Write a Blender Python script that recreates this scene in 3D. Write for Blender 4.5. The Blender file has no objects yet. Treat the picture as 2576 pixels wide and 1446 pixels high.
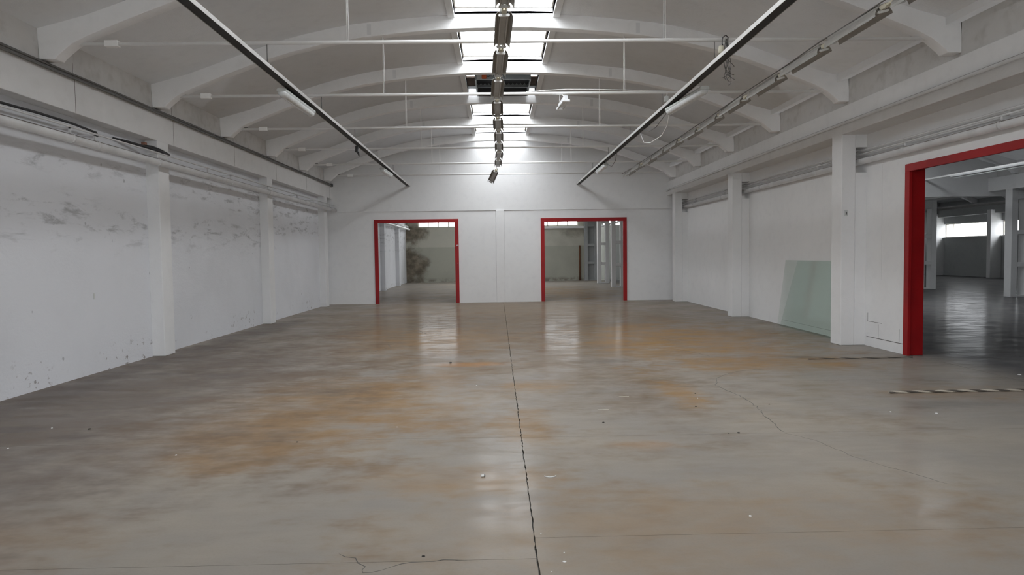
import bpy, math, random
from mathutils import Vector, Matrix, noise
random.seed(7)
S = bpy.context.scene
C = S.collection
PI = math.pi

# ------------------------------------------------------------------ camera
F_PX, W_PX = 1754.0, 2576.0
cam_d = bpy.data.cameras.new('camera')
cam_d.sensor_fit = 'HORIZONTAL'; cam_d.sensor_width = 36.0
cam_d.lens = F_PX / W_PX * 36.0
cam_d.clip_start = 0.05; cam_d.clip_end = 400
cam = bpy.data.objects.new('camera', cam_d); C.objects.link(cam)
YAW, PITCH, ROLL, CAM_H = 0.0203, -0.0472, 0.0131, 1.73
fw = Vector((math.sin(YAW)*math.cos(PITCH), math.cos(YAW)*math.cos(PITCH), math.sin(PITCH)))
rt = Vector((math.cos(YAW), -math.sin(YAW), 0)); up = rt.cross(fw)
r2 = rt*math.cos(ROLL) - up*math.sin(ROLL); u2 = rt*math.sin(ROLL) + up*math.cos(ROLL)
M = Matrix((r2, u2, -fw)).transposed().to_4x4(); M.translation = Vector((0, 0, CAM_H))
cam.matrix_world = M
S.camera = cam

# ------------------------------------------------------------------ sky (flat overcast) and exposure
SKY = 6.0
w = bpy.data.worlds.new('overcast_sky'); S.world = w; w.use_nodes = True
bg = w.node_tree.nodes['Background']
bg.inputs[0].default_value = (0.93, 0.965, 1.0, 1); bg.inputs[1].default_value = SKY
S.view_settings.view_transform = 'Standard'; S.view_settings.look = 'None'
S.view_settings.gamma = 1.0; S.view_settings.use_curve_mapping = False
S.view_settings.exposure = 0.84
S.cycles.adaptive_threshold = 0.02
S.cycles.max_bounces = 8; S.cycles.diffuse_bounces = 6; S.cycles.glossy_bounces = 3; S.cycles.transparent_max_bounces = 32
S.cycles.caustics_reflective = False; S.cycles.caustics_refractive = False

def portal(loc, sx, sy, rot):
    """sampling portal in a real window opening: adds no light of its own"""
    l = bpy.data.lights.new('sky_portal', 'AREA'); l.shape = 'RECTANGLE'; l.size = sx; l.size_y = sy
    try: l.cycles.is_portal = True
    except Exception: pass
    o = bpy.data.objects.new('sky_portal', l); C.objects.link(o)
    o.location = loc; o.rotation_euler = rot
    return o

# ------------------------------------------------------------------ node helpers
class NT:
    def __init__(s, name):
        s.m = bpy.data.materials.new(name); s.m.use_nodes = True
        s.t = s.m.node_tree; s.b = s.t.nodes['Principled BSDF']; s.out = s.t.nodes['Material Output']
        s._pos = None
    def n(s, typ, **kw):
        nd = s.t.nodes.new(typ)
        for k, v in kw.items(): setattr(nd, k, v)
        return nd
    def put(s, sock, v):
        if isinstance(v, bpy.types.NodeSocket): s.t.links.new(v, sock)
        elif isinstance(v, (tuple, list)):
            sock.default_value = tuple(v) + ((1,) if len(v) == 3 and len(sock.default_value) == 4 else ())
        else: sock.default_value = v
    def pos(s):
        if s._pos is None: s._pos = s.n('ShaderNodeNewGeometry').outputs['Position']
        return s._pos
    def vm(s, op, a, b):
        nd = s.n('ShaderNodeVectorMath', operation=op); s.put(nd.inputs[0], a); s.put(nd.inputs[1], b)
        return nd.outputs['Value'] if op in ('LENGTH', 'DISTANCE', 'DOT_PRODUCT') else nd.outputs['Vector']
    def ma(s, op, a, b=0.0, clamp=False):
        nd = s.n('ShaderNodeMath', operation=op); nd.use_clamp = clamp
        s.put(nd.inputs[0], a); s.put(nd.inputs[1], b); return nd.outputs[0]
    def noise(s, scale, detail=4, rough=0.55, vec=None, dist=0.0):
        nd = s.n('ShaderNodeTexNoise'); s.put(nd.inputs['Vector'], vec if vec is not None else s.pos())
        nd.inputs['Scale'].default_value = scale; nd.inputs['Detail'].default_value = detail
        nd.inputs['Roughness'].default_value = rough; nd.inputs['Distortion'].default_value = dist
        return nd.outputs['Fac']
    def ramp(s, x, a, b, lo=0.0, hi=1.0):
        nd = s.n('ShaderNodeMapRange', interpolation_type='SMOOTHSTEP'); s.put(nd.inputs['Value'], x)
        nd.inputs['From Min'].default_value = a; nd.inputs['From Max'].default_value = b
        nd.inputs['To Min'].default_value = lo; nd.inputs['To Max'].default_value = hi
        return nd.outputs['Result']
    def mix(s, fac, a, b, mode='MIX'):
        nd = s.n('ShaderNodeMix', data_type='RGBA', blend_type=mode)
        s.put(nd.inputs[0], fac); s.put(nd.inputs[6], a); s.put(nd.inputs[7], b); return nd.outputs[2]
    def xyz(s):
        nd = s.n('ShaderNodeSeparateXYZ'); s.put(nd.inputs[0], s.pos()); return nd.outputs
    def bump(s, h, strength, dist):
        nd = s.n('ShaderNodeBump'); nd.inputs['Strength'].default_value = strength; nd.inputs['Distance'].default_value = dist
        s.put(nd.inputs['Height'], h); s.put(s.b.inputs['Normal'], nd.outputs[0])
    def blob(s, c, r, wob, soft=0.6):
        """irregular patch: 1 inside, 0 outside"""
        v = s.vm('MULTIPLY', s.vm('SUBTRACT', s.pos(), c), (1/r[0], 1/r[1], 1/r[2]))
        d = s.ma('ADD', s.vm('LENGTH', v, (0, 0, 0)), wob)
        return s.ramp(d, 1.0, 1.0-soft)
    def done(s, col, rough=0.6, metal=0.0, spec=None):
        s.put(s.b.inputs['Base Color'], col); s.put(s.b.inputs['Roughness'], rough); s.put(s.b.inputs['Metallic'], metal)
        if spec is not None: s.b.inputs['Specular IOR Level'].default_value = spec
        return s.m

def stretch(t, v): return t.vm('MULTIPLY', t.pos(), v)

def m_paint(name, col, dirt, amount=0.5, bump=0.004, rough=0.75):
    t = NT(name)
    a = t.ramp(t.noise(0.5, 4), 0.35, 0.75); b = t.ramp(t.noise(5.0, 3), 0.45, 0.8)
    f = t.ma('MULTIPLY', t.ma('ADD', a, b), amount*0.5)
    c = t.mix(f, col, dirt)
    s = t.ramp(t.noise(3.0, 2, vec=stretch(t, (1, 1, 0.12))), 0.66, 0.8, 0, 0.35*amount)
    c = t.mix(s, c, tuple(min(1, x*1.1) for x in col))
    t.bump(t.noise(35, 2), 0.35, bump)
    return t.done(c, rough, spec=0.25)

def m_plain(name, col, rough=0.5, metal=0.0, var=0.12):
    t = NT(name)
    c = t.mix(t.ramp(t.noise(9, 4), 0.3, 0.75, 0, 1), col, tuple(x*(1-var) for x in col))
    return t.done(c, rough, metal)

def m_leftwall():
    t = NT('old_whitewash'); x, y, z = t.xyz()
    col = (0.75, 0.76, 0.79); dirt = (0.55, 0.555, 0.57)
    base = t.mix(t.ramp(t.noise(0.6, 6), 0.4, 0.8, 0, .35), col, dirt)
    # horizontal smears between the bed joints in the upper half
    row = t.ramp(t.noise(1.0, 2, vec=stretch(t, (0.1, 0.12, 2.2))), 0.40, 0.54)
    sm = t.ramp(t.noise(1.6, 6, 0.68, vec=stretch(t, (1, 1.0, 4.0)), dist=0.3), 0.50, 0.68)
    zone = t.ma('MULTIPLY', t.ramp(z, 1.7, 2.3), t.ramp(z, 3.75, 3.3))
    f = t.ma('MULTIPLY', t.ma('MULTIPLY', row, sm), t.ma('MULTIPLY', zone, 0.6))
    base = t.mix(f, base, (0.25, 0.255, 0.26))
    # small knocks and chips near the floor
    ch = t.ramp(t.noise(7, 3, 0.6, vec=stretch(t, (1, 1, 1.3))), 0.60, 0.66)
    zz = t.ma('MULTIPLY', t.ramp(z, 0.55, 0.12), t.ramp(t.noise(0.7, 2), 0.42, 0.6))
    base = t.mix(t.ma('MULTIPLY', ch, t.ma('MULTIPLY', zz, 0.8)), base, (0.27, 0.24, 0.23))
    sp = t.ramp(t.noise(4.2, 2, 0.5), 0.735, 0.77, 0, 0.55)
    base = t.mix(sp, base, (0.3, 0.3, 0.31))
    h = t.ma('ADD', t.noise(2.2, 5, 0.6, vec=stretch(t, (1, 1, 2.2))), t.ma('MULTIPLY', t.noise(28, 3), 0.25))
    t.bump(h, 0.5, 0.02)
    return t.done(base, 0.85, spec=0.2)

def m_floor():
    t = NT('worn_concrete'); x, y, z = t.xyz()
    n1 = t.noise(0.45, 4, 0.6); n2 = t.noise(1.7, 4, 0.55); n3 = t.noise(60, 1)
    wob = t.ma('ADD', t.ma('MULTIPLY', t.ma('SUBTRACT', t.noise(0.8, 5, 0.65), 0.5), 1.6), t.ma('MULTIPLY', t.ma('SUBTRACT', t.noise(5, 3, 0.6, vec=stretch(t, (0.7, 1.3, 1))), 0.5), 0.7))
    patch = t.ramp(t.noise(2.2, 4, 0.6, vec=stretch(t, (0.7, 1.2, 1))), 0.34, 0.66, 0.4, 1.0)
    c = t.mix(t.ramp(n1, 0.32, 0.7), (0.285, 0.268, 0.250), (0.335, 0.305, 0.268))
    c = t.mix(t.ramp(n2, 0.40, 0.8, 0, .4), c, (0.262, 0.252, 0.250))
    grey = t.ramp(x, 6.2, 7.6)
    # brown dirt trodden over the far half of the hall and the back room
    far = t.blob((0.0, 19.5, 0), (8.5, 16.5, 5), wob, 0.8)
    c = t.mix(t.ma('MULTIPLY', far, 0.76), c, (0.185, 0.138, 0.092))
    dirty = t.ramp(t.noise(1.1, 5, 0.66, vec=stretch(t, (0.75, 1.0, 1)), dist=1.2), 0.5, 0.66)
    far2 = t.blob((0.0, 14.5, 0), (8.0, 9.5, 5), wob, 0.8)
    c = t.mix(t.ma('MULTIPLY', t.ma('MULTIPLY', dirty, far2), 0.6), c, (0.165, 0.112, 0.072))
    ochre = [((3.7, 13.9), (2.3, 3.6), .75), ((-1.9, 8.3), (1.9, 2.2), .55), ((-2.4, 6.9), (1.7, 1.2), .4), ((-2.4, 6.0), (.55, .6), .55),
             ((-0.5, 11.0), (.8, .22), .45), ((2.25, 8.4), (.3, .75), .6), ((-0.4, 5.3), (.9, .5), .3), ((.45, 9.1), (.5, .5), .45),
             ((4.0, 10.6), (2.0, .9), .45), ((-1.6, 14.6), (2.2, 3.0), .4), ((.3, 7.0), (.35, .9), .35), ((1.3, 6.2), (.35, .2), .2),
             ((-3.6, 4.2), (1.5, .7), .3), ((1.2, 4.3), (2.2, 1.0), .25), ((5.6, 8.2), (1.0, .5), .25), ((2.5, 32), (3.0, 6), .45)]
    for (cx, cy), (rx, ry), k in ochre:
        k = min(.95, k*1.35); b = t.blob((cx, cy, 0), (rx*1.25, ry*1.25, 5), wob, 0.85)
        c = t.mix(t.ma('MULTIPLY', t.ma('MULTIPLY', b, patch), k), c, (0.325, 0.200, 0.088) if rx > 1 or ry > .4 else (0.42, 0.20, 0.055))
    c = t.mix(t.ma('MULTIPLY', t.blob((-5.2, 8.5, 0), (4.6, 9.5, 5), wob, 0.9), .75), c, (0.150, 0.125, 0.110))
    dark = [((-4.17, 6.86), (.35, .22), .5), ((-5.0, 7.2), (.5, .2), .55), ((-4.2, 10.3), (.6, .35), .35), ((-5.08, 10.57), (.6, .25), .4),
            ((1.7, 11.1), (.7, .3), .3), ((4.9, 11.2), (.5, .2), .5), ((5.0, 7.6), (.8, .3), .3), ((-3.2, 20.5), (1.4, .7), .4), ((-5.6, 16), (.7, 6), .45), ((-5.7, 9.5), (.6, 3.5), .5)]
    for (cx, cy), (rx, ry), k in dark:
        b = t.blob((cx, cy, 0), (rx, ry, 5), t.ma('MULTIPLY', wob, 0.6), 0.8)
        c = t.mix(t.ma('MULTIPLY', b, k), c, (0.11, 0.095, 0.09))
    # dark scuffs and tyre marks
    sc = t.ramp(t.noise(2.4, 5, 0.6, vec=stretch(t, (0.45, 1.6, 1)), dist=1.5), 0.64, 0.74, 0, .4)
    c = t.mix(t.ma('MULTIPLY', sc, t.ramp(y, 7, 13)), c, (0.13, 0.11, 0.095))
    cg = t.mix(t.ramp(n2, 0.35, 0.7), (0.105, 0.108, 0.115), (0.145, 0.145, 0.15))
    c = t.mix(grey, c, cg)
    c = t.mix(t.ramp(n3, 0.4, 0.8, 0, .12), c, (0.2, 0.19, 0.18))
    c = t.mix(1.0, c, (1.07, 1.035, 0.99), 'MULTIPLY')
    rg = 0.18
    h = t.noise(4, 3, 0.6, vec=stretch(t, (0.6, 1.4, 1)))
    t.bump(h, 0.05, 0.008)
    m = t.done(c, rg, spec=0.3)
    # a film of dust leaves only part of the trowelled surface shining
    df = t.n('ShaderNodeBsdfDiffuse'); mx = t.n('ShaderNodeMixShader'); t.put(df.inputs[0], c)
    t.put(mx.inputs[0], t.ramp(t.noise(2.6, 4, 0.65, vec=stretch(t, (0.55, 1.5, 1)), dist=0.8), 0.36, 0.66, 0.12, 0.42))
    t.t.links.new(df.outputs[0], mx.inputs[1]); t.t.links.new(t.b.outputs[0], mx.inputs[2]); t.t.links.new(mx.outputs[0], t.out.inputs['Surface'])
    return m

def m_rearwall():
    t = NT('stained_rear_plaster'); x, y, z = t.xyz()
    wob = t.ma('MULTIPLY', t.ma('SUBTRACT', t.noise(1.3, 6, 0.65), 0.5), 1.8)
    c = t.mix(t.ramp(z, 2.235, 2.265), (0.44, 0.44, 0.375), (0.55, 0.54, 0.47))
    c = t.mix(t.ramp(t.noise(0.9, 6), 0.4, 0.75, 0, .5), c, (0.37, 0.365, 0.315))
    a = t.blob((-5.6, 44.9, 1.0), (1.35, 3, 1.9), wob, .7); b = t.blob((-5.5, 44.9, 3.0), (1.4, 3, .9), wob, .7)
    d = t.blob((4.9, 44.9, 3.1), (.9, 3, .45), wob, .5)
    st = t.ma('MAXIMUM', a, t.ma('MAXIMUM', b, t.ma('MULTIPLY', d, .5)))
    br = t.mix(t.ramp(t.noise(3, 5), .35, .7), (0.10, 0.075, 0.05), (0.26, 0.215, 0.16))
    c = t.mix(t.ma('MULTIPLY', st, .85), c, br)
    lo = t.ma('MULTIPLY', t.ramp(z, .35, .05), t.ramp(t.noise(2.5, 4), .42, .62))
    c = t.mix(t.ma('MULTIPLY', lo, .7), c, (0.14, 0.11, 0.085))
    t.bump(t.noise(6, 5), .4, .02)
    return t.done(c, .85, spec=.2)

def m_red():
    t = NT('red_gloss_paint')
    c = t.mix(t.ramp(t.noise(1.2, 4), .35, .7), (0.36, 0.008, 0.010), (0.27, 0.006, 0.009))
    c = t.mix(t.ramp(t.noise(4, 4, .6), .70, .76, 0, .6), c, (0.42, 0.16, 0.16))
    c = t.mix(t.ramp(t.noise(6, 3, .6), .74, .78, 0, .7), c, (0.06, 0.02, 0.02))
    return t.done(c, .45, spec=.3)

def see_through(name, tint, gloss, base, grazing, rough):
    """thin clear sheet: tinted transparency plus a reflection that grows towards grazing view"""
    t = NT(name)
    tr = t.n('ShaderNodeBsdfTransparent'); gl = t.n('ShaderNodeBsdfGlossy'); mx = t.n('ShaderNodeMixShader'); lw = t.n('ShaderNodeLayerWeight')
    lw.inputs[0].default_value = .5
    t.put(tr.inputs[0], tint); t.put(gl.inputs[0], gloss); gl.inputs['Roughness'].default_value = rough
    fac = t.ma('ADD', t.ma('MULTIPLY', t.ma('POWER', lw.outputs['Facing'], 4.0), grazing), base)
    t.t.links.new(fac, mx.inputs[0]); t.t.links.new(tr.outputs[0], mx.inputs[1]); t.t.links.new(gl.outputs[0], mx.inputs[2])
    t.t.links.new(mx.outputs[0], t.out.inputs['Surface'])
    return t.m

def m_pipe():
    t = NT('pipe_paint')
    nz = t.n('ShaderNodeSeparateXYZ'); t.put(nz.inputs[0], t.n('ShaderNodeNewGeometry').outputs['Normal'])
    d = t.ramp(t.ma('ADD', nz.outputs[2], t.ma('MULTIPLY', t.noise(3, 4), .25)), .70, .84)      # dust on top, also painting in the shadow gap above the pipe
    c = t.mix(t.ramp(t.noise(3, 4), .35, .75), (0.72, 0.72, 0.72), (0.60, 0.60, 0.60))
    return t.done(t.mix(d, c, (0.11, 0.085, 0.07)), .45)

MT = dict(
    wall=m_paint('white_wall_paint', (0.82, 0.82, 0.82), (0.68, 0.68, 0.69), .45),
    left=m_leftwall(),
    col=m_paint('column_whitewash', (0.79, 0.79, 0.79), (0.66, 0.66, 0.66), .4),
    beam=m_paint('beam_whitewash', (0.78, 0.78, 0.78), (0.62, 0.615, 0.61), .5),
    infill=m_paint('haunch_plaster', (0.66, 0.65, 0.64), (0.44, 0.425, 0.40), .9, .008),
    vault=m_paint('vault_plaster', (0.80, 0.805, 0.815), (0.69, 0.695, 0.705), .7, .008),
    rib=m_paint('rib_whitewash', (0.92, 0.92, 0.925), (0.78, 0.78, 0.78), .6, .006),
    kerb=m_paint('kerb_white', (0.78, 0.78, 0.78), (0.66, 0.66, 0.65), .4),
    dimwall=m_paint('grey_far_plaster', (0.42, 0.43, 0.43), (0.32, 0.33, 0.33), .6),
    floor=m_floor(), rear=m_rearwall(), red=m_red(),
    joint=m_plain('joint_filler', (0.10, 0.093, 0.082), .9),
    pane=see_through('clear_glazing', (0.93, 0.93, 0.93), (1, 1, 1), .03, .25, .05),
    frame=m_plain('beige_glazing_frame', (0.66, 0.61, 0.53), .6),
    rod=m_plain('white_painted_steel', (0.93, 0.925, 0.91), .4, 0, .04),
    pipe=m_pipe(),
    dust=m_plain('pipe_top_dust_shade', (0.10, 0.075, 0.06), .9),  # dark tone for dust and painted shadow along a pipe top
    fixture=m_plain('reflector_enamel', (0.42, 0.41, 0.385), .35),
    endcap=m_plain('lampholder_white', (0.80, 0.80, 0.78), .4),
    cream=m_plain('cream_plastic', (0.72, 0.68, 0.54), .5),
    track=m_plain('galvanised_channel', (0.62, 0.61, 0.585), .4, .3),
    trackin=m_plain('channel_shade', (0.035, 0.035, 0.035), .7),  # near-black colour standing in for shade inside the channel
    black=m_plain('black_cable', (0.02, 0.02, 0.022), .5),
    grey=m_plain('grey_cable', (0.16, 0.155, 0.15), .6),
    lampbody=m_plain('lamp_polycarbonate', (0.74, 0.76, 0.76), .18),
    lampgrey=m_plain('lamp_tray_grey', (0.62, 0.64, 0.62), .4),
    whiteplastic=m_plain('white_plastic', (0.84, 0.85, 0.86), .35),
    zinc=m_plain('zinc_sheet', (0.30, 0.33, 0.34), .4, .4),
    orange=m_plain('orange_actuator', (0.62, 0.12, 0.025), .5),
    rubber=m_plain('black_rubber', (0.018, 0.018, 0.02), .6),
    brown=m_plain('brown_panel', (0.10, 0.07, 0.055), .8),
    rust=m_plain('rusty_steel', (0.17, 0.07, 0.035), .9),
    brick=m_plain('brick_red', (0.33, 0.17, 0.12), .9),
    cordlight=m_plain('cord_pale_strand', (0.55, 0.50, 0.42), .8),
    corddark=m_plain('cord_dark_strand', (0.11, 0.095, 0.08), .9),
    grit=m_plain('dark_grit', (0.05, 0.045, 0.04), .9),
    flake=m_plain('white_flake', (0.85, 0.85, 0.84), .6),
    earth=m_plain('outside_concrete', (0.45, 0.45, 0.44), .9),
)
MT['glass'] = see_through('greenish_sheet_glass', (0.942, 0.962, 0.952), (.85, 1, .94), .02, .12, .06)

# ------------------------------------------------------------------ mesh helpers
class MB:
    def __init__(s): s.v = []; s.f = []; s.sm = []; s.mi = []; s.mat_i = 0
    def add(s, vs, fs, smooth=False):
        o = len(s.v); s.v += [tuple(p) for p in vs]
        for f in fs: s.f.append(tuple(i+o for i in f)); s.sm.append(smooth); s.mi.append(s.mat_i)
        return s
    def box(s, x0, x1, y0, y1, z0, z1):
        vs = [(x, y, z) for z in (z0, z1) for y in (y0, y1) for x in (x0, x1)]
        return s.add(vs, [(0, 2, 3, 1), (4, 5, 7, 6), (0, 1, 5, 4), (2, 6, 7, 3), (0, 4, 6, 2), (1, 3, 7, 5)])
    def prism(s, pts, a, b, axis='y', smooth=False):
        """closed 2-D outline pts, extruded from a to b; axis y: pts are (x,z); axis x: (y,z); axis z: (x,y)"""
        def P(p, t): return {'y': (p[0], t, p[1]), 'x': (t, p[0], p[1]), 'z': (p[0], p[1], t)}[axis]
        n = len(pts)
        fs = [tuple(range(n)), tuple(range(2*n-1, n-1, -1))]
        s.add([P(p, a) for p in pts] + [P(p, b) for p in pts], fs)
        o = len(s.v) - 2*n
        for i in range(n):
            j = (i+1) % n
            s.f.append((o+i, o+n+i, o+n+j, o+j)); s.sm.append(smooth); s.mi.append(s.mat_i)
        return s
    def band(s, low, top, a, b, smooth=True):
        """solid curved strip: two polylines of equal length (x,z) extruded along y, built from quads"""
        n = len(low)
        vs = [(p[0], t, p[1]) for t in (a, b) for p in low] + [(p[0], t, p[1]) for t in (a, b) for p in top]
        fs = []; sm = []
        for i in range(n-1):
            fs.append((i, n+i, n+i+1, i+1)); sm.append(smooth)
            fs.append((2*n+i, 2*n+i+1, 3*n+i+1, 3*n+i)); sm.append(smooth)
            fs.append((i, i+1, 2*n+i+1, 2*n+i)); sm.append(False)
            fs.append((n+i, 3*n+i, 3*n+i+1, n+i+1)); sm.append(False)
        fs.append((0, 2*n, 3*n, n)); fs.append((n-1, 2*n-1, 4*n-1, 3*n-1)); sm += [False, False]
        o = len(s.v); s.v += vs
        for f, q in zip(fs, sm): s.f.append(tuple(i+o for i in f)); s.sm.append(q); s.mi.append(s.mat_i)
        return s
    def tube(s, path, r, n=10, caps=True):
        path = [Vector(p) for p in path]; rings = []
        for i, p in enumerate(path):
            d = (path[min(i+1, len(path)-1)] - path[max(i-1, 0)]).normalized()
            u = d.cross(Vector((0, 0, 1)))
            if u.length < 1e-3: u = d.cross(Vector((1, 0, 0)))
            u.normalize(); v = u.cross(d)
            rr = r[i] if isinstance(r, (list, tuple)) else r
            rings.append([p + u*rr*math.cos(2*PI*k/n) + v*rr*math.sin(2*PI*k/n) for k in range(n)])
        o = len(s.v)
        for ring in rings: s.v += [tuple(q) for q in ring]
        for i in range(len(path)-1):
            for k in range(n):
                k2 = (k+1) % n
                s.f.append((o+i*n+k, o+i*n+k2, o+(i+1)*n+k2, o+(i+1)*n+k)); s.sm.append(True); s.mi.append(s.mat_i)
        if caps:
            s.f.append(tuple(o+k for k in range(n-1, -1, -1))); s.sm.append(False); s.mi.append(s.mat_i)
            e = o+(len(path)-1)*n
            s.f.append(tuple(e+k for k in range(n))); s.sm.append(False); s.mi.append(s.mat_i)
        return s
    def build(s, name, mat, parent=None, bevel=0, loc=None, more=()):
        me = bpy.data.meshes.new(name); me.from_pydata(s.v, [], s.f); me.update()
        me.polygons.foreach_set('use_smooth', s.sm); me.polygons.foreach_set('material_index', s.mi)
        for m in (mat,) + tuple(more): me.materials.append(MT[m])
        import bmesh
        bm = bmesh.new(); bm.from_mesh(me); bmesh.ops.recalc_face_normals(bm, faces=bm.faces); bm.to_mesh(me); bm.free()
        o = bpy.data.objects.new(name, me); C.objects.link(o)
        if parent: o.parent = parent
        if loc: o.location = loc
        if bevel:
            md = o.modifiers.new('bevel', 'BEVEL'); md.width = bevel; md.segments = 2; md.limit_method = 'ANGLE'
        return o

def struct(o): o['kind'] = 'structure'; return o
def tag(o, label, cat, group=None):
    o['label'] = label; o['category'] = cat
    if group: o['group'] = group
    return o
def empty(name, loc=(0, 0, 0), rot=(0, 0, 0)):
    o = bpy.data.objects.new(name, None); C.objects.link(o); o.location = loc; o.rotation_euler = rot
    o.empty_display_size = 0.1
    return o
def copy_tree(o, parent=None):
    c = o.copy(); C.objects.link(c); c.parent = parent
    for ch in list(o.children): copy_tree(ch, c)
    return c

# ------------------------------------------------------------------ dimensions
XC = 0.17                       # centre line of the hall
Y0, Y1 = -9.0, 25.44           # back wall behind the camera, far wall with the two red doors
RIBS = [9.52 + 3.0*k for k in range(-6, 6)]
COLS = [-5.1, 0.8, 6.75, 12.70, 18.55, 24.50]
LOW = [(0, 5.695), (.45, 5.69), (.9, 5.675), (1.4, 5.645), (1.86, 5.605), (2.45, 5.54), (3.05, 5.45), (3.7, 5.30), (4.3, 5.12), (4.8, 4.935), (5.29, 4.745), (5.5, 4.66), (5.7, 4.56), (5.82, 4.465), (5.89, 4.405), (5.92, 4.365)]
VAULT = [(.86, 5.915), (1.06, 5.905), (1.45, 5.88), (1.85, 5.845), (2.25, 5.805), (2.65, 5.76), (3.02, 5.695), (3.5, 5.59), (3.9, 5.485), (4.3, 5.36), (4.7, 5.215), (5.1, 5.07), (5.5, 4.93), (5.8, 4.85), (6.1, 4.77), (6.35, 4.72)]
SKY_W = 0.86

def vz(u):
    u = abs(u)
    if u < SKY_W: return 5.93
    for (a, za), (b, zb) in zip(VAULT, VAULT[1:]):
        if a <= u <= b: return za + (zb-za)*(u-a)/(b-a)
    return VAULT[-1][1]

# ------------------------------------------------------------------ FLOOR: slabs over a dark joint bed
floor = struct(MB().box(-6.6, 31, -13.4, 47, -0.30, -0.025).build('floor', 'joint'))
def slab(x0, x1, y0, y1, ragged=None):
    pts = []
    def edge(a, b, rag):
        n = max(1, int((Vector(b)-Vector(a)).length/0.05)) if rag else 1
        for i in range(n):
            t = i/n; p = [a[0]+(b[0]-a[0])*t, a[1]+(b[1]-a[1])*t]
            if rag and 0 < i: p[0] += 0.007*noise.noise(Vector((p[0]*3, p[1]*6, 1.7))) + 0.004*random.uniform(-1, 1)
            pts.append(tuple(p))
    edge((x0, y0), (x1, y0), False); edge((x1, y0), (x1, y1), ragged == 'right'); edge((x1, y1), (x0, y1), False); edge((x0, y1), (x0, y0), ragged == 'left')
    return MB().prism(pts, -0.025, 0.0, 'z').build('floor_slab', 'floor', floor)
g = 0.002
lj = [Y0, -2.0, 3.89, 6.55, 12.6, 18.6, 25.6]
rj = [Y0, -2.0, 4.18, 6.52, 9.13, 12.57, 18.6, 25.6]
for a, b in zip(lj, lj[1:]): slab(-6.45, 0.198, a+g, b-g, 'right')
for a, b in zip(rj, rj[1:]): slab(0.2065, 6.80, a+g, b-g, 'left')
slab(-6.4, 6.80, 25.6+g, 45.3)
for a, b in [(-13, 11.3), (11.305, 24.3), (24.305, 46.6)]: slab(6.804, 30.5, a, b)

def crack(pts, wdt=0.005):
    m = MB(); P = []
    for (a, b) in zip(pts, pts[1:]):
        n = max(2, int((Vector(b)-Vector(a)).length/0.06))
        for i in range(n): P.append(Vector(a).lerp(Vector(b), i/n))
    P.append(Vector(pts[-1])); Lp, Rp = [], []
    for i, p in enumerate(P):
        d = (P[min(i+1, len(P)-1)] - P[max(0, i-1)]).normalized(); nrm = Vector((-d.y, d.x))
        j = p + nrm*random.uniform(-.016, .016); ww = wdt*1.7*random.uniform(.3, 1.2)*(1 if 0 < i < len(P)-1 else .1)
        Lp.append(j + nrm*ww*.5); Rp.append(j - nrm*ww*.5)
    vs = [(p.x, p.y, z) for z in (0.0006, -0.004) for p in Lp+Rp]; n = len(P); fs = []
    for i in range(n-1):
        fs += [(i, n+i, n+i+1, i+1), (2*n+i, 2*n+i+1, 3*n+i+1, 3*n+i), (i, i+1, 2*n+i+1, 2*n+i), (n+i, 3*n+i, 3*n+i+1, n+i+1)]
    return m.add(vs, fs).build('crack', 'joint', floor)
crack([(2.80, 8.90), (2.91, 9.17), (2.97, 9.41), (3.15, 9.64), (3.41, 9.92), (3.62, 10.03), (3.95, 10.12)])
crack([(2.80, 8.90), (2.84, 8.63), (2.88, 8.38), (2.89, 8.14), (2.86, 7.6), (2.83, 7.39), (2.77, 7.24), (2.77, 7.08), (2.72, 6.54)], .006)
crack([(2.2, 8.87), (2.80, 8.90)], .003)
crack([(2.72, 6.5), (2.89, 6.2), (2.96, 5.7), (3.3, 5.0)], .0025)
crack([(-.94, 4.02), (-.85, 3.94), (-.77, 3.83), (-.76, 3.76), (-.66, 3.77), (-.57, 3.87), (-.2, 3.9)], .004)
crack([(3.1, 12.5), (3.35, 12.0), (3.5, 11.4)], .004)
crack([(-2.2, 13.8), (-2.05, 13.2), (-2.3, 12.6)], .006)
crack([(-1.75, 17.2), (-1.9, 16.3), (-1.6, 15.4)], .008)
crack([(7.5, 11.1), (8.3, 10.3), (8.9, 10.1), (11, 10.0)], .008)

# ------------------------------------------------------------------ WALLS of the main hall
wall_left = struct(MB().box(-6.42, -6.17, Y0, Y1, 0, 3.81).build('wall_left', 'left'))
for y in COLS:
    MB().box(-6.2, -5.95, y-.2, y+.2, 0, 3.82).build('pilaster', 'col', wall_left, bevel=.012)
MB().box(-6.42, -5.95, Y0, Y1, 3.81, 4.31).build('beam', 'beam', wall_left, bevel=.01)
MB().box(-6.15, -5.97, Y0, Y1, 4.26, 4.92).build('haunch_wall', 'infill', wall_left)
for k, y in enumerate(RIBS):                                            # joints between precast beam lengths
    MB().box(-5.953, -5.9485, y+.60, y+.607, 3.82, 4.31).build('beam_joint', 'joint', wall_left)
    MB().box(-5.973, -5.9685, y+.60, y+.606, 4.28, 4.52).build('wall_joint', 'joint', wall_left)

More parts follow.
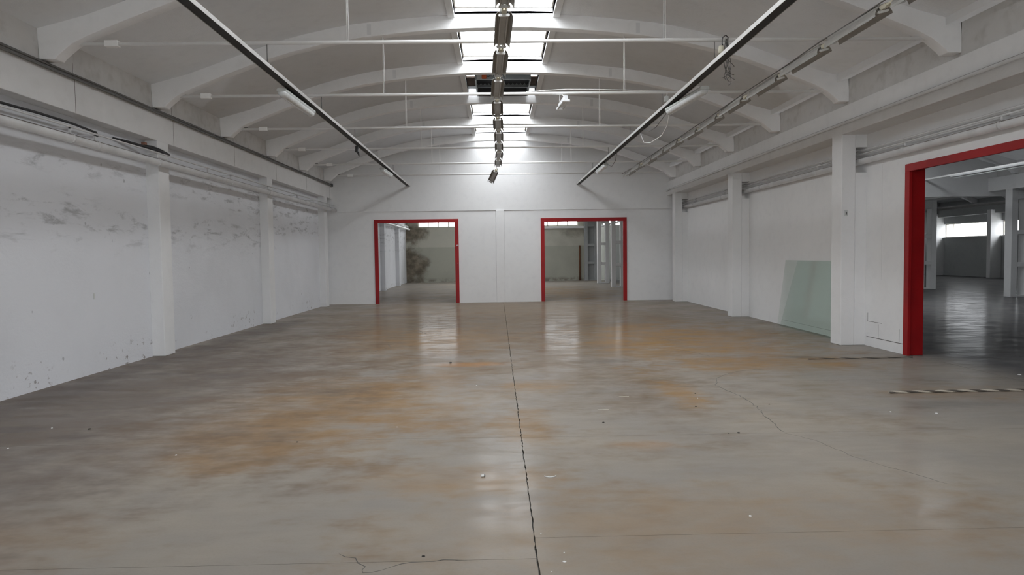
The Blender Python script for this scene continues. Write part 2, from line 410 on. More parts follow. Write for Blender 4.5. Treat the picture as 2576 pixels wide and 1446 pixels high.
D3 = (7.45, 11.26, 3.10)
wr = MB(); wr.box(6.67, 6.92, Y0, D3[0], 0, 3.82); wr.box(6.67, 6.92, D3[1], Y1, 0, 3.82); wr.box(6.67, 6.92, D3[0], D3[1], D3[2], 3.82)
wall_right = struct(wr.build('wall_right', 'wall'))
for y in COLS:
    m = MB(); m.box(6.22, 6.47, y-.19, y+.19, 0, 3.82); m.box(6.47, 6.70, y-.19, y+.19, 0, 3.13); m.box(6.47, 6.70, y-.19, y+.19, 3.57, 3.82)
    m.build('column', 'col', wall_right, bevel=.012)
MB().box(6.22, 6.95, Y0, Y1, 3.80, 4.30).build('beam', 'beam', wall_right, bevel=.01)
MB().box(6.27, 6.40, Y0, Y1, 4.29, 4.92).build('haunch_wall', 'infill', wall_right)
# thin movement joint and exposed block courses beside the door
MB().box(6.6675, 6.672, 11.98, 11.988, 1.2, 3.2).build('wall_joint', 'beam', wall_right)
MB().box(6.6675, 6.672, 11.27, 12.45, .165, .174).build('block_joint', 'joint', wall_right)
MB().box(6.6675, 6.672, 11.95, 12.42, .445, .451).build('block_joint', 'joint', wall_right)
MB().box(6.6675, 6.672, 12.41, 12.417, .45, .60).build('block_joint', 'grey', wall_right)
MB().box(6.6675, 6.672, 12.06, 12.066, .19, .42).build('block_joint', 'grey', wall_right)
MB().box(6.6675, 6.672, 11.42, 11.427, .19, .40).build('block_joint', 'grey', wall_right)
MB().box(6.6675, 6.672, 13.2, 16.2, .12, .124).build('block_joint', 'grey', wall_right)

D1 = (-4.44, -1.41, 3.045); D2 = (1.60, 4.72, 3.03)
TW = .26
m = MB()
for a, b in [(-6.3, D1[0]), (D1[1], D2[0]), (D2[1], 6.75)]: m.box(a, b, Y1, Y1+TW, 0, 3.34)
for d in (D1, D2): m.box(d[0], d[1], Y1, Y1+TW, d[2], 3.34)
wall_far = struct(m.build('wall_far', 'wall'))
def gable_pts(xc, sc, z0, half=6.36):
    us = [-half] + [-u for u, _ in reversed(VAULT)] + [0] + [u for u, _ in VAULT] + [half]
    return [(xc-half*sc, z0)] + [(xc+u*sc, vz(u)+.12) for u in us] + [(xc+half*sc, z0)]
MB().prism(gable_pts(XC, 1, 3.34), Y1-.03, Y1+TW).build('gable', 'wall', wall_far)
MB().box(-.04, .264, Y1-.09, Y1+.02, 0, 3.34).build('pilaster', 'wall', wall_far, bevel=.01)
m = MB(); BW = (-4.9, 5.2, 0.4, 3.9)
m.box(-6.5, BW[0], Y0-.3, Y0, 0, 6.1); m.box(BW[1], 31, Y0-.3, Y0, 0, 6.1); m.box(BW[0], BW[1], Y0-.3, Y0, 0, BW[2]); m.box(BW[0], BW[1], Y0-.3, Y0, BW[3], 6.1)
wall_back = struct(m.build('wall_back', 'wall'))

# ------------------------------------------------------------------ VAULTS, ribs and skylights
win_no = [0]
def skylight(xc, y0, y1, panes=4):
    win_no[0] += 1
    w_ = struct(empty('window_%d' % win_no[0], (xc, (y0+y1)/2, 6.05)))
    yc = (y0+y1)/2; a, b = y0-yc, y1-yc
    for s in (-1, 1):
        x0, x1 = sorted((s*.835, s*.86)); MB().box(x0, x1, a, b, -.02, .02).build('side_frame', 'frame', w_)
    MB().box(-.835, .835, a, a+.02, -.01, .02).build('end_frame', 'frame', w_); MB().box(-.835, .835, b-.02, b, -.01, .02).build('end_frame', 'frame', w_)
    L = (b-a)/panes
    for i in range(panes):
        MB().box(-.835, .835, a+i*L+.004, a+(i+1)*L-.004, .005, .015).build('pane', 'pane', w_)
        if i: MB().box(-.835, .835, a+i*L-.008, a+i*L+.008, -.012, .016).build('glazing_bar', 'frame', w_)
    return w_

def vault(name, xc, sc, y0, y1, ribs, lights, rib_sc=None):
    """barrel vault with a roof-light slot along the crown; lights = list of (y0,y1) that are glazed"""
    m = MB()
    for s in (-1, 1):
        lo = [(xc+s*u*sc, z) for u, z in VAULT]; hi = [(xc+s*u*sc, z+.14) for u, z in VAULT]
        m.band(lo, hi, y0, y1)
    cuts = sorted(lights); y = y0
    for a, b in cuts + [(y1, y1)]:
        if a - y > .01: m.box(xc-(SKY_W+.02)*sc, xc+(SKY_W+.02)*sc, y, a, 5.93, 6.07)
        y = b
    o = struct(m.build(name, 'vault'))
    for yr in ribs:
        lo = [(xc+s*u*sc, z) for s, seq in ((-1, reversed(LOW)), (1, LOW[1:])) for u, z in seq]
        hi = []
        for x, z in lo:
            u = (x-xc)/sc; hu = u if abs(u) < 5.25 else math.copysign(5.25 + (abs(u)-5.25)*1.29, u)
            hi.append((xc+hu*sc, vz(hu)+.05))
        lo = [(xc-6.13*sc, 4.365)] + lo + [(xc+6.13*sc, 4.365)]; hi = [(xc-6.15*sc, 4.82)] + hi + [(xc+6.15*sc, 4.82)]
        MB().band(lo, hi, yr-.14, yr+.06).build('arch_rib', 'rib', o, bevel=.008)
    for a, b in lights:
        for s in (-1, 1):
            x0, x1 = sorted((xc+s*.86*sc, xc+s*.975*sc))
            MB().box(x0, x1, a, b, 5.862, 6.13).build('kerb', 'kerb', o)
    return o

bays = [(a+.06, b-.14) for a, b in zip(RIBS, RIBS[1:]) if a > 3] + [(24.58, Y1-.03)]
VENT = 8                                     # the bay between y 15.5 and 18.5 holds the smoke vent
ceiling = vault('ceiling', XC, 1, Y0, Y1, RIBS, bays)
for i, (a, b) in enumerate(bays):
    if abs(a-15.58) < .05: vent_bay = (a, b); continue
    skylight(XC, a, b, 4 if b-a > 2 else 1)
# dark patches of formwork ties on the ribs
for yr in RIBS[6:]:
    for u in (-2.35, 2.35):
        z = 5.55 if u else 0
        MB().box(XC+u-.035, XC+u+.035, yr-.1425, yr-.139, z+.03, z+.21).build('rib_patch', 'vault', ceiling)

# ------------------------------------------------------------------ BACK ROOM behind the red doors, neighbouring halls
YE = 44.9
rl = MB(); rl.box(-6.2, -5.85, Y1+TW, YE, 0, 3.81)
wall_rear_left = struct(rl.build('wall_rear_left', 'left'))
for y in (30.0, 35.25, 40.4): MB().box(-5.9, -5.63, y-.22, y+.22, 0, 3.82).build('pilaster', 'left', wall_rear_left, bevel=.012)
MB().box(-6.2, -5.62, Y1+TW, YE, 3.81, 4.3).build('beam', 'beam', wall_rear_left)
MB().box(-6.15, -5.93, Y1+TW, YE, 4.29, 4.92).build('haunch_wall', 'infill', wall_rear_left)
LR = [(30.58, 33.38), (36.58, 39.38), (39.58, 42.38)]  # unseen roof lights, added to brighten the back room
rear_ceiling = vault('ceiling_rear', XC, 1, Y1+TW, YE, [27.52, 30.52, 33.52, 36.52, 39.52, 42.52], LR)
for a, b in LR: skylight(XC, a, b, 4)

def strip_window(parent_wall_y, x0, x1, z0, z1, n):
    win_no[0] += 1
    w_ = struct(empty('window_%d' % win_no[0], ((x0+x1)/2, parent_wall_y, z0)))
    L = (x1-x0)/n; c = (x0+x1)/2
    for i in range(n+1):
        x = x0+i*L-c; MB().box(x-.03, x+.03, -.03, .03, 0, z1-z0).build('mullion', 'frame', w_)
    for a in (0, z1-z0-.05): MB().box(x0-c, x1-c, -.03, .03, a, a+.05).build('rail', 'frame', w_)
    for i in range(n): MB().box(x0+i*L-c+.03, x0+(i+1)*L-c-.03, -.006, .006, .05, z1-z0-.05).build('pane', 'pane', w_)
    portal((c, parent_wall_y+.12, (z0+z1)/2), x1-x0, z1-z0, (-PI/2, 0, 0))
    return w_
WZ = (3.53, 4.40)
m = MB(); m.box(-6.2, 6.6, YE, YE+.25, 0, WZ[0]); m.box(-6.2, -5.05, YE, YE+.25, WZ[0], WZ[1]); m.box(5.19, 6.6, YE, YE+.25, WZ[0], WZ[1])
m.prism(gable_pts(XC, 1, WZ[1]), YE, YE+.25)
wall_rear = struct(m.build('wall_rear', 'rear'))
MB().box(-1.9, 5.75, YE-.12, YE+.02, 3.37, 3.50).build('ledge', 'wall', wall_rear)
strip_window(YE+.15, -5.05, 5.19, WZ[0], WZ[1], 16)

def ladder_column(x0, x1, y, parent=None, half=.17, leg=.22, top=3.82, name='column'):
    m = MB(); m.box(x0, x0+leg, y-half, y+half, 0, top); m.box(x1-leg, x1, y-half, y+half, 0, top)
    for a, b in ((0, .06), (1.07, 1.22), (2.21, 2.36), (3.45, top)): m.box(x0+leg, x1-leg, y-half, y+half, a, b)
    o = m.build(name, 'col', parent, bevel=.01)
    if parent is None: struct(o)
    return o
for y in (30.3, 35.5, 40.45): ladder_column(5.80, 6.48, y)
m = MB(); m.box(5.58, 5.80, 44.55, YE, 0, 3.82); m.box(6.2, 6.42, 44.55, YE, 0, 3.82); m.box(5.8, 6.2, 44.75, YE, 0, 3.82)
for a, b in ((0, .06), (1.07, 1.22), (2.21, 2.36), (3.45, 3.82)): m.box(5.8, 6.2, 44.57, YE, a, b)
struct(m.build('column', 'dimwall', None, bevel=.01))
beam_b = struct(MB().box(5.75, 6.5, Y1+TW, YE, 3.81, 4.30).build('beam', 'beam'))
MB().box(6.27, 6.40, Y1+TW, YE+.2, 4.29, 4.92).build('haunch_wall', 'infill', beam_b)

# second hall, seen through the wide red door
XB, XCC = 12.40, 24.05
ribs_b = [r for r in RIBS if r > 0] + [27.52, 30.52, 33.52, 36.52, 39.52, 42.52]
lights_b = [(a+.06, b-.14) for a, b in zip(ribs_b, ribs_b[1:]) if a > 17 and b < 25]
vault('ceiling_side', XB, 1, Y0, 46.0, ribs_b, lights_b)
for a, b in lights_b: skylight(XB, a, b, 4)
wall_side = struct(MB().prism(gable_pts(XB, 1, 3.65), Y1, Y1+TW).build('wall_side_gable', 'wall'))
for y in (-5, .9, 6.8, 12.7, 18.6, 24.42, 29.75, 35.3, 40.5): ladder_column(18.12, 18.84, y)
beam_c = struct(MB().box(18.1, 18.86, Y0, 46, 3.81, 4.30).build('beam', 'beam'))
MB().box(18.42, 18.58, Y0, 46, 4.29, 4.95).build('haunch_wall', 'infill', beam_c)
# third hall with the window wall
ceiling_third = vault('ceiling_third', XCC, .9, Y0, 46.0, ribs_b[3:], [])
XW = 29.5; PIL = [16.9, 22.7, 28.5, 34.4, 40.45, 45.7]
m = MB(); m.box(XW, XW+.3, Y0, 46.0, 0, 2.47); m.box(XW, XW+.3, Y0, 46, 3.36, 5.0); m.box(XW, XW+.3, Y0, 17, 2.47, 3.36)
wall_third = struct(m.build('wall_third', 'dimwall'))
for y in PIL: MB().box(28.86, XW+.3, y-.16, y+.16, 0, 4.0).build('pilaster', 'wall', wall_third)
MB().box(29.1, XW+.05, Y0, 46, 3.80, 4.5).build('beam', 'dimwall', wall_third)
for a, b in zip(PIL, PIL[1:]):
    win_no[0] += 1; a += .16; b -= .16
    w_ = struct(empty('window_%d' % win_no[0], (XW+.15, (a+b)/2, 2.47))); c = (a+b)/2
    for y in (a, b-.75, b-.05): MB().box(-.03, .03, y-c, y-c+.05, 0, .89).build('mullion', 'frame', w_)
    for z in (0, .84): MB().box(-.03, .03, a-c, b-c, z, z+.05).build('rail', 'frame', w_)
    MB().box(-.005, .005, a-c+.05, b-.75-c, .05, .84).build('pane', 'pane', w_); MB().box(-.005, .005, b-.70-c, b-c-.05, .05, .84).build('pane', 'pane', w_)
    MB().box(-.22, .16, a-c, b-c, -.03, .012).build('window_sill', 'wall', w_)
m = MB(); m.box(6.3, 30, 46.0, 46.3, 0, 3.55); m.box(6.3, 7.0, 46, 46.3, 3.55, 4.3); m.box(17.8, 30, 46, 46.3, 3.55, 4.3); m.box(6.3, 30, 46, 46.3, 4.3, 6.1)
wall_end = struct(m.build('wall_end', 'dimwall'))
strip_window(46.12, 7.0, 17.8, 3.55, 4.3, 16)
MB().box(29.25, 29.5, 46, 46.0, 0, 1)
struct(MB().box(-120, 150, -110, 170, -.6, -.32).build('ground', 'earth'))

# glazed front behind the camera: the daylight that reaches the walls and rib faces from that side
win_no[0] += 1
w_ = struct(empty('window_%d' % win_no[0], ((BW[0]+BW[1])/2, Y0-.15, BW[2]))); L = BW[1]-BW[0]; Hh = BW[3]-BW[2]
for i in range(9): MB().box(-L/2+i*L/8-.03, -L/2+i*L/8+.03, -.03, .03, 0, Hh).build('mullion', 'frame', w_)
for j in range(4): MB().box(-L/2, L/2, -.03, .03, j*Hh/3-.03, j*Hh/3+.03).build('rail', 'frame', w_)
for i in range(8):
    for j in range(3): MB().box(-L/2+i*L/8+.03, -L/2+(i+1)*L/8-.03, -.005, .005, j*Hh/3+.03, (j+1)*Hh/3-.03).build('pane', 'pane', w_)
portal(((BW[0]+BW[1])/2, Y0-.32, (BW[2]+BW[3])/2), L, Hh, (PI/2, 0, 0))

# sampling portals over the long rows of glazing
portal((XC, (3.5+Y1)/2, 6.10), 1.7, Y1-3.5, (0, 0, 0)); portal((XC, 36.5, 6.10), 1.7, 12, (0, 0, 0)); portal((XB, 21.4, 6.10), 1.7, 6, (0, 0, 0))
portal((XW+.33, 31.2, 2.91), .89, 28.6, (0, PI/2, 0))

# ------------------------------------------------------------------ RED DOOR LININGS
def door_far(n, d, label):
    a, b, z = d; y0, y1 = Y1-.035, Y1+TW+.01
    o = struct(empty('door_%d' % n, ((a+b)/2, Y1, 0))); c = (a+b)/2
    f = .125; yo = Y1
    for s, x in ((1, a), (-1, b)):
        m = MB(); x0, x1 = sorted((x-c-s*.01, x-c+s*f)); m.box(x0, x1, -.035, .02, 0, z-f); x2, x3 = sorted((x-c, x-c+s*.055)); m.box(x2, x3, .02, TW+.01, 0, z-.05)
        m.build('jamb', 'red', o, bevel=.004)
    m = MB(); m.box(a-c-.01, b-c+.01, -.035, .02, z-f, z+.005); m.box(a-c, b-c, .02, TW+.01, z-.05, z); m.build('head', 'red', o, bevel=.004)
    return o
d1 = door_far(1, D1, ''); d2 = door_far(2, D2, '')
o = struct(empty('door_3', (6.67, (D3[0]+D3[1])/2, 0))); c = (D3[0]+D3[1])/2; f = .115
for s, y in ((1, D3[0]), (-1, D3[1])):
    m = MB(); a, b = sorted((y-c-s*.01, y-c+s*f)); m.box(-.03, .02, a, b, 0, D3[2]-f); a, b = sorted((y-c, y-c+s*.05)); m.box(.02, .27, a, b, 0, D3[2]-.05); m.build('jamb', 'red', o, bevel=.004)
m = MB(); m.box(-.03, .02, D3[0]-c-.01, D3[1]-c+.01, D3[2]-f, D3[2]+.005); m.box(.02, .27, D3[0]-c, D3[1]-c, D3[2]-.05, D3[2]); m.build('head', 'red', o, bevel=.004)
# electric door contact with a loop of cable on the first door
k = MB(); k.tube([(-1.50+2.925, -.05, 2.05), (-1.46+2.925, -.06, 2.10), (-1.41+2.925, -.055, 2.09)], .012, 8); k.build('cable_stub', 'whiteplastic', d1)

# ------------------------------------------------------------------ TIE RODS
ZR = [4.595, 4.58, 4.545, 4.55, 4.54, 4.548]
ord_ = ['sixth', 'fifth', 'fourth', 'third', 'second', 'first']
extra = ['with a tangled wire bundle hanging from it', 'with a tilted white lamp hanging from it', '', '', '', '']
rods = []
for i, (y, z) in enumerate(zip(RIBS[6:], ZR)):
    r = empty('tie_rod', (XC, y, z))
    n = 60; bar = MB()
    bar.tube([(-5.72, 0, 0), (5.72, 0, 0)], .026, 12); bar.build('bar', 'rod', r)
    MB().box(-5.34, -5.16, -.04, .04, -.042, .042).build('coupling', 'rod', r, bevel=.008)
    for s in (-1, 1):
        m = MB(); u = s*2.13; zt = vz(u) - z - .02
        m.tube([(u-.012, 0, .02), (u-.006, 0, zt)], .005, 6); m.tube([(u+.012, 0, -.03), (u+.006, 0, zt)], .005, 6)
        m.build('hanger', 'rod', r)
    m = MB(); m.tube([(-5.72, 0, .03), (-5.60, 0, .03)], .012, 6); m.build('anchor', 'grey', r)
    lab = 'white steel tie rod across the vault, %s counting from the far wall' % ord_[i]
    if extra[i]: lab = 'white steel tie rod across the vault ' + extra[i]
    tag(r, lab, 'tie rod', 'tie rods across the vault'); rods.append(r)

# ------------------------------------------------------------------ REFLECTOR BATTENS (bare fluorescent fittings)
def make_batten(L=1.24):
    e = empty('fluorescent_fitting')
    MB().box(-.045, .045, .02, L-.02, .026, .066).build('spine', 'fixture', e, bevel=.006)
    # reflector: flat middle with two ridges and wings curving down
    prof = [(-.105, -.064), (-.101, -.036), (-.090, -.010), (-.074, .012), (-.062, .020), (-.054, .018), (-.050, -.018), (-.034, -.018), (-.030, .004), (.030, .004), (.034, -.018), (.050, -.018), (.054, .018), (.062, .020), (.074, .012), (.090, -.010), (.101, -.036), (.105, -.064)]
    MB().band(prof, [(x, z+.004) for x, z in prof], .0, L, False).build('reflector', 'fixture', e)
    for y in (.012, L-.012):
        m = MB(); pts = [(-.052+.014*math.cos(a), -.022+.014*math.sin(a)) for a in [PI/2+PI*k/6 for k in range(7)]] + [(.052+.014*math.cos(a), -.022+.014*math.sin(a)) for a in [-PI/2+PI*k/6 for k in range(7)]]
        m.prism(pts, y-.012, y+.012, 'y'); m.build('lampholder', 'endcap', e)
    m = MB(); m.box(-.028, .028, -.10, .02, -.004, .045); m.box(-.028, -.012, -.262, -.10, .008, .03); m.box(.012, .028, -.262, -.10, .008, .03); m.build('connector', 'cream', e)
    return e
bat = make_batten()
FX = [(6.66 + 1.502*k, x) for k, x in enumerate([.12, .115, .085, .05, .035, .045, .065, .075, .09, .06])]
words = ['first', 'second', 'third', 'fourth', 'fifth', 'sixth', 'seventh', 'eighth', 'ninth', 'tenth', 'eleventh', 'twelfth']
def rod_bottom(y):
    t = min(max((y-9.52)/3.0, 0), 4.999); i = int(t)
    return ZR[i] + (ZR[i+1]-ZR[i])*(t-i) - .026
for i, (y, x) in enumerate(FX):
    b = bat if i == 0 else copy_tree(bat)
    nx = FX[i+1][1] if i+1 < len(FX) else x
    b.location = (x, y, rod_bottom(y+.6)-.064); b.rotation_euler = (0, random.uniform(-.05, .05), -math.atan2(nx-x, 1.5) if i not in (3,) else .02)
    tag(b, 'grey winged reflector batten under the skylights, %s before the dangling one' % words[len(FX)-1-i], 'light fixture', 'reflector battens under the skylights')
b = copy_tree(bat); b.location = (-.02, 21.95, 4.34); b.rotation_euler = (-math.radians(11), math.radians(30), math.radians(2))
tag(b, 'grey reflector batten dangling askew at the end of the skylight row', 'light fixture', 'reflector battens under the skylights')
Rb = b.rotation_euler.to_matrix(); Lb = Vector(b.location); mw = MB()       # from the last batten's end to the prongs of the dangling one
for sx in (-.02, .02):
    q = Lb + Rb @ Vector((sx, -.255, .019)); mw.tube([(.06+sx, 21.415, rod_bottom(21.4)-.04), tuple(q)], .005, 6)
tag(mw.build('lamp_wire', 'rod'), 'pale wires holding the dangling batten at its end', 'wire')
ORD = words + ['thirteenth']
RY = [5.09 + 1.502*k for k in range(13)]
for i, y in enumerate(RY):
    b = copy_tree(bat); b.location = (4.505 + .02*math.sin(i*2.1), y, rod_bottom(y+.6)-.070); b.rotation_euler = (0, -.22, random.uniform(-.02, .02))
    tag(b, 'grey reflector batten in the row above the glass sheets, %s from the far wall' % ORD[len(RY)-1-i], 'light fixture', 'reflector battens in the side row')
m = MB(); pth = []
for k in range(66):
    y = 4.5 + k*.31; pth.append((4.425 + .004*math.sin(k), y, rod_bottom(y) - .007 - .012*abs(math.sin((y-9.52)*PI/3))))
m.tube(pth, .009, 6); tag(m.build('power_cable', 'grey'), 'thin dark power cable following the side row of reflector battens', 'cable')

# ------------------------------------------------------------------ CHANNEL TRACKS with their weatherproof lamps
def channel(name, xa, ya, xb, yb, z, label):
    L = math.hypot(xb-xa, yb-ya); e = empty(name, (xa, ya, z), (0, 0, -math.atan2(xb-xa, yb-ya)))
    for s_ in (-1, 1): a_, b_ = sorted((s_*.058, s_*.063)); MB().box(a_, b_, 0, L, 0, .052).build('channel_side', 'track', e)
    MB().box(-.058, .058, 0, L, .046, .052).build('channel_top', 'trackin', e)
    MB().box(-.0575, .0575, 0, L, .008, .012).build('slot_shade', 'trackin', e)  # dark sheet across the slot, painted shade for the unlit inside
    k = MB(); k.box(-.066, .066, L-.02, L, -.01, .062); k.build('end_bracket', 'track', e)
    for j in range(1, int(L/3)):                                     # straps up to the tie rods
        yy = (9.52 - 3*2 + 3*j) - ya
        if 0 < yy < L: MB().tube([(0, yy, .05), (0, yy, (rod_bottom(yy+ya)+.004 if yy+ya > 9 else 5.44)-z)], .006, 6).build('hanger', 'grey', e)
    return tag(e, label, 'lighting track')
channel('lighting_track', -2.98, 3.0, -3.18, Y1-.03, 4.235, 'dark open-bottom metal lighting track on the plain white wall side')
channel('lighting_track', 2.98, 3.0, 2.965, Y1-.03, 4.235, 'dark open-bottom metal lighting track beside the side row of battens')

def weatherproof(loc, rot, label, L=1.45):
    e = empty('weatherproof_lamp', loc, rot)
    tray = [(-.07, 0), (-.075, .03), (-.05, .055), (.05, .055), (.075, .03), (.07, 0)]
    MB().prism(tray, 0, L).build('tray', 'lampgrey', e, bevel=.01)
    n = 10; m = MB(); rings = []
    for j, y in enumerate([0.0, .03, .08, L-.08, L-.03, L]):
        s = [.75, .93, 1, 1, .93, .75][j]
        rings.append([(-.068*math.cos(PI*k/n)*s, y, -.075*math.sin(PI*k/n)*s) for k in range(n+1)])
    vs = [p for r in rings for p in r]; fs = []
    for j in range(5):
        for k in range(n): fs.append((j*(n+1)+k, j*(n+1)+k+1, (j+1)*(n+1)+k+1, (j+1)*(n+1)+k))
    fs.append(tuple(range(n, -1, -1))); fs.append(tuple(5*(n+1)+k for k in range(n+1))); fs += [tuple(j*(n+1) for j in range(6)) + tuple(j*(n+1)+n for j in range(5, -1, -1))]
    m.add(vs, fs, True); m.build('diffuser', 'lampbody', e)
    for y in (L*.2, L*.8): MB().box(-.02, .02, y-.015, y+.015, .05, .075).build('clip', 'lampgrey', e)
    return tag(e, label, 'lamp', 'weatherproof lamps on the tracks')
weatherproof((-3.13, 10.40, 4.162), (0, .0, -.012), 'weatherproof tube lamp on the plain-wall track, the one farther from the far wall', 1.6)
weatherproof((-3.20, 19.75, 4.162), (0, 0, -.012), 'weatherproof tube lamp on the plain-wall track close to the far wall', 1.5)
weatherproof((3.14, 10.50, 4.162), (0, 0, .095), 'weatherproof tube lamp hanging askew below the tie rod junction box', 1.6)
weatherproof((3.03, 19.3, 4.162), (0, 0, 0), 'weatherproof tube lamp on the batten-side track close to the far wall', 1.6)
# drooping leads below the batten-side track
for nm, pts, mat, lab in [
    ('lamp_lead', [(3.00, 12.1, 4.13), (3.06, 12.5, 3.99), (3.08, 13.0, 3.90), (3.0, 13.6, 3.86), (2.98, 14.1, 3.95), (2.98, 14.5, 4.23)], 'rod', 'pale drooping lamp lead below the batten-side track'),
    ('lamp_lead', [(2.965, 12.105, 4.15), (2.93, 12.8, 4.02), (2.97, 13.6, 4.08), (2.975, 14.2, 4.24)], 'grey', 'grey slack lead looping under the batten-side track'),
    ('lamp_lead', [(2.97, 17.2, 4.24), (3.0, 17.6, 4.05), (3.0, 18.2, 3.98), (2.98, 18.7, 4.1), (2.97, 19.1, 4.24)], 'grey', 'grey slack lead close to the far lamp of the batten-side track')]:
    tag(MB().tube(pts, .008, 6).build(nm, mat), lab, 'cable')
m = MB(); m.box(-3.19, -3.13, 16.0, 16.12, 4.10, 4.235); m.tube([(-3.15, 16.1, 4.12), (-3.13, 16.15, 4.02)], [.03, .01], 8)
tag(m.build('track_plug', 'black'), 'black plug fitted under the plain-wall track', 'plug')

# lamp hanging askew from the second rod, junction box, wire tangle
e = empty('hanging_lamp', (1.20, 12.46, 4.385), (math.radians(-9), math.radians(0), math.radians(10)))
MB().box(-.035, .035, -.21, .21, .0, .07).build('gear_tray', 'whiteplastic', e, bevel=.006)
for y in (-.22, .17): MB().box(-.07, .07, y, y+.05, -.045, .0).build('lampholder', 'whiteplastic', e, bevel=.01)
for s in (-1, 1): MB().tube([(s*.045, -.18, -.025), (s*.045, .18, -.025)], .016, 10).build('tube', 'lampbody', e)
MB().tube([(.01, -.12, .06), (.0, .04, .185)], .008, 6).build('strap', 'rod', e); MB().tube([(-.03, .14, .06), (-.04, .04, .185)], .004, 6).build('strap', 'rod', e)
tag(e, 'small white twin-tube lamp hanging tilted from a tie rod', 'lamp')
m = MB().tube([(.55, 12.49, 4.60), (.9, 12.48, 4.625), (1.25, 12.47, 4.64), (1.8, 12.48, 4.635), (2.5, 12.49, 4.615), (3.05, 12.50, 4.608)], .007, 6)
tag(m.build('lamp_lead', 'rod'), 'white cable laid along the tie rod to the tilted lamp', 'cable')
e = empty('junction_box', (3.05, 12.5, 4.41)); MB().box(-.032, .032, -.025, .025, 0, .10).build('box', 'lampgrey', e, bevel=.006); MB().tube([(.005, 0, .10), (.012, 0, .155)], .006, 6).build('strap', 'rod', e)
tag(e, 'small pale junction box hanging below a tie rod', 'junction box')
e = empty('wire_bundle', (3.095, 9.47, 4.45))
MB().tube([(-.05, 0, -.06), (-.035, 0, .045)], .038, 10).build('socket_roll', 'cream', e)
random.seed(3); m = MB()
for j in range(9):
    pts = []; ph = random.uniform(0, 6); L = random.uniform(.25, .5); w_ = random.uniform(.02, .07)
    for k in range(13):
        t = k/12; pts.append((.03 + w_*math.sin(ph+t*5+j) * (.4+t) + .03*t, .02*math.cos(j+t*4), .15 - (L+.12)*math.sin(t*PI*.5+0) + .0))
    m.tube(pts, .0045, 5)
m.build('loose_wires', 'grey', e)
m = MB(); m.tube([(.0, 0, .0), (-.03, 0, .08), (-.02, 0, .165), (.02, 0, .19), (.05, 0, .16), (.04, 0, .05), (.06, 0, -.1)], .007, 6); m.tube([(-.05, 0, -.05), (-.10, .01, -.10), (-.13, 0, -.12)], .006, 6); m.tube([(-.05, 0, -.08), (-.02, .01, -.12), (.05, 0, -.10)], .012, 6); m.build('wire_loop', 'black', e)
tag(e, 'tangled bundle of dark loose wires slung over a tie rod', 'wires')

# ------------------------------------------------------------------ SMOKE VENT in the third bay
a, b = vent_bay
v = empty('roof_vent', (XC+.02, a+.08, 5.86))
MB().box(-.64, .64, .95, 1.00, -.01, .14).build('front_panel', 'zinc', v, bevel=.004)
pts = [(-.63, .16)]
for k in range(13):
    x0 = -.63 + k*.097
    for q in range(6): pts.append((x0 + .097*q/6, .065 - .05*math.sin(PI*q/6)))
pts += [(.63, .065), (.63, .16)]
MB().prism(pts, 1.60, 1.62).build('scalloped_seal', 'rubber', v)
MB().box(-.63, .63, 1.98, 2.02, .045, .17).build('inner_flap', 'zinc', v)
MB().box(-.63, .63, 2.60, 2.66, -.02, .20).build('rear_panel', 'rubber', v)
m = MB(); m.box(-.66, -.63, .95, 2.66, -.02, .26); m.box(.63, .66, .95, 2.66, -.02, .26); m.build('side_cheek', 'zinc', v)
MB().box(-.66, .66, .4, 2.70, .26, .29).build('lid', 'rubber', v)
MB().box(-.66, .66, .0, .95, .145, .17).build('front_flap', 'brown', v)
MB().box(-.62, -.48, .925, .95, .0, .13).build('switch_plate', 'lampgrey', v)
MB().box(-.50, -.39, .88, .945, -.005, .135).build('actuator', 'orange', v, bevel=.015)
MB().tube([(-.39, .91, .05), (-.33, .91, .04), (-.29, .91, .09), (-.25, .92, .13)], .006, 6).build('actuator_cable', 'black', v)
for s in (-1, 1):
    x0, x1 = sorted((s*.66, s*.88))
    MB().box(x0, x1, 1.36, 2.16, .14, .17).build('side_board', 'brown', v); MB().box(x0, x1, 2.16, 2.42, .12, .15).build('ledge', 'zinc', v)
    MB().box(x0, x1, .0, 1.0, .145, .16).build('side_lid', 'brown', v)
    MB().box(x0, x1, 1.0, 1.36, .18, .19).build('pane', 'pane', v); MB().box(x0, x1, 2.42, 2.72, .18, .19).build('pane', 'pane', v)
tag(v, 'grey metal roof vent with orange actuator and black scalloped seal', 'roof vent')


# ------------------------------------------------------------------ PIPES AND CABLES
e = empty('heating_pipe', (-5.83, 0, 3.40))
MB().tube([(0, Y0, 0), (0, 25.42, 0)], .062, 16).build('pipe', 'pipe', e)
for y in (-9, -6, -3, 0, 3, 4.4, 6.2, 7.9, 9.75, 10.35, 12.2, 14.3, 15.5, 18.0, 20.6, 22.4, 24.6):
    MB().tube([(0, y, 0), (0, y+.05, 0)], .068, 16).build('pipe_clip', 'pipe', e); MB().box(-.012, .012, y, y+.02, .06, .145).build('support_post', 'pipe', e); MB().box(-.125 if any(abs(y+.01-c_) < .2 for c_ in COLS) else -.345, .012, y, y+.02, .131, .147).build('support_arm', 'pipe', e)
tag(e, 'thick white heating pipe running in front of the pilasters', 'pipe')
tag(MB().tube([(-5.83, Y0, 3.56), (-5.83, 25.415, 3.56)], .014, 8).build('conduit', 'pipe'), 'thin white conduit above the heating pipe on the plain wall', 'conduit')
m = MB().tube([(-5.93, 6.4, 3.64), (-5.93, 7.0, 3.635), (-6.0, 8.2, 3.645), (-6.0, 9.4, 3.668), (-6.0, 10.1, 3.667), (-6.03, 10.75, 3.65), (-6.155, 11.0, 3.64)], .018, 8)
tag(m.build('power_cable', 'black'), 'thick black cable sagging above the heating pipe', 'cable')
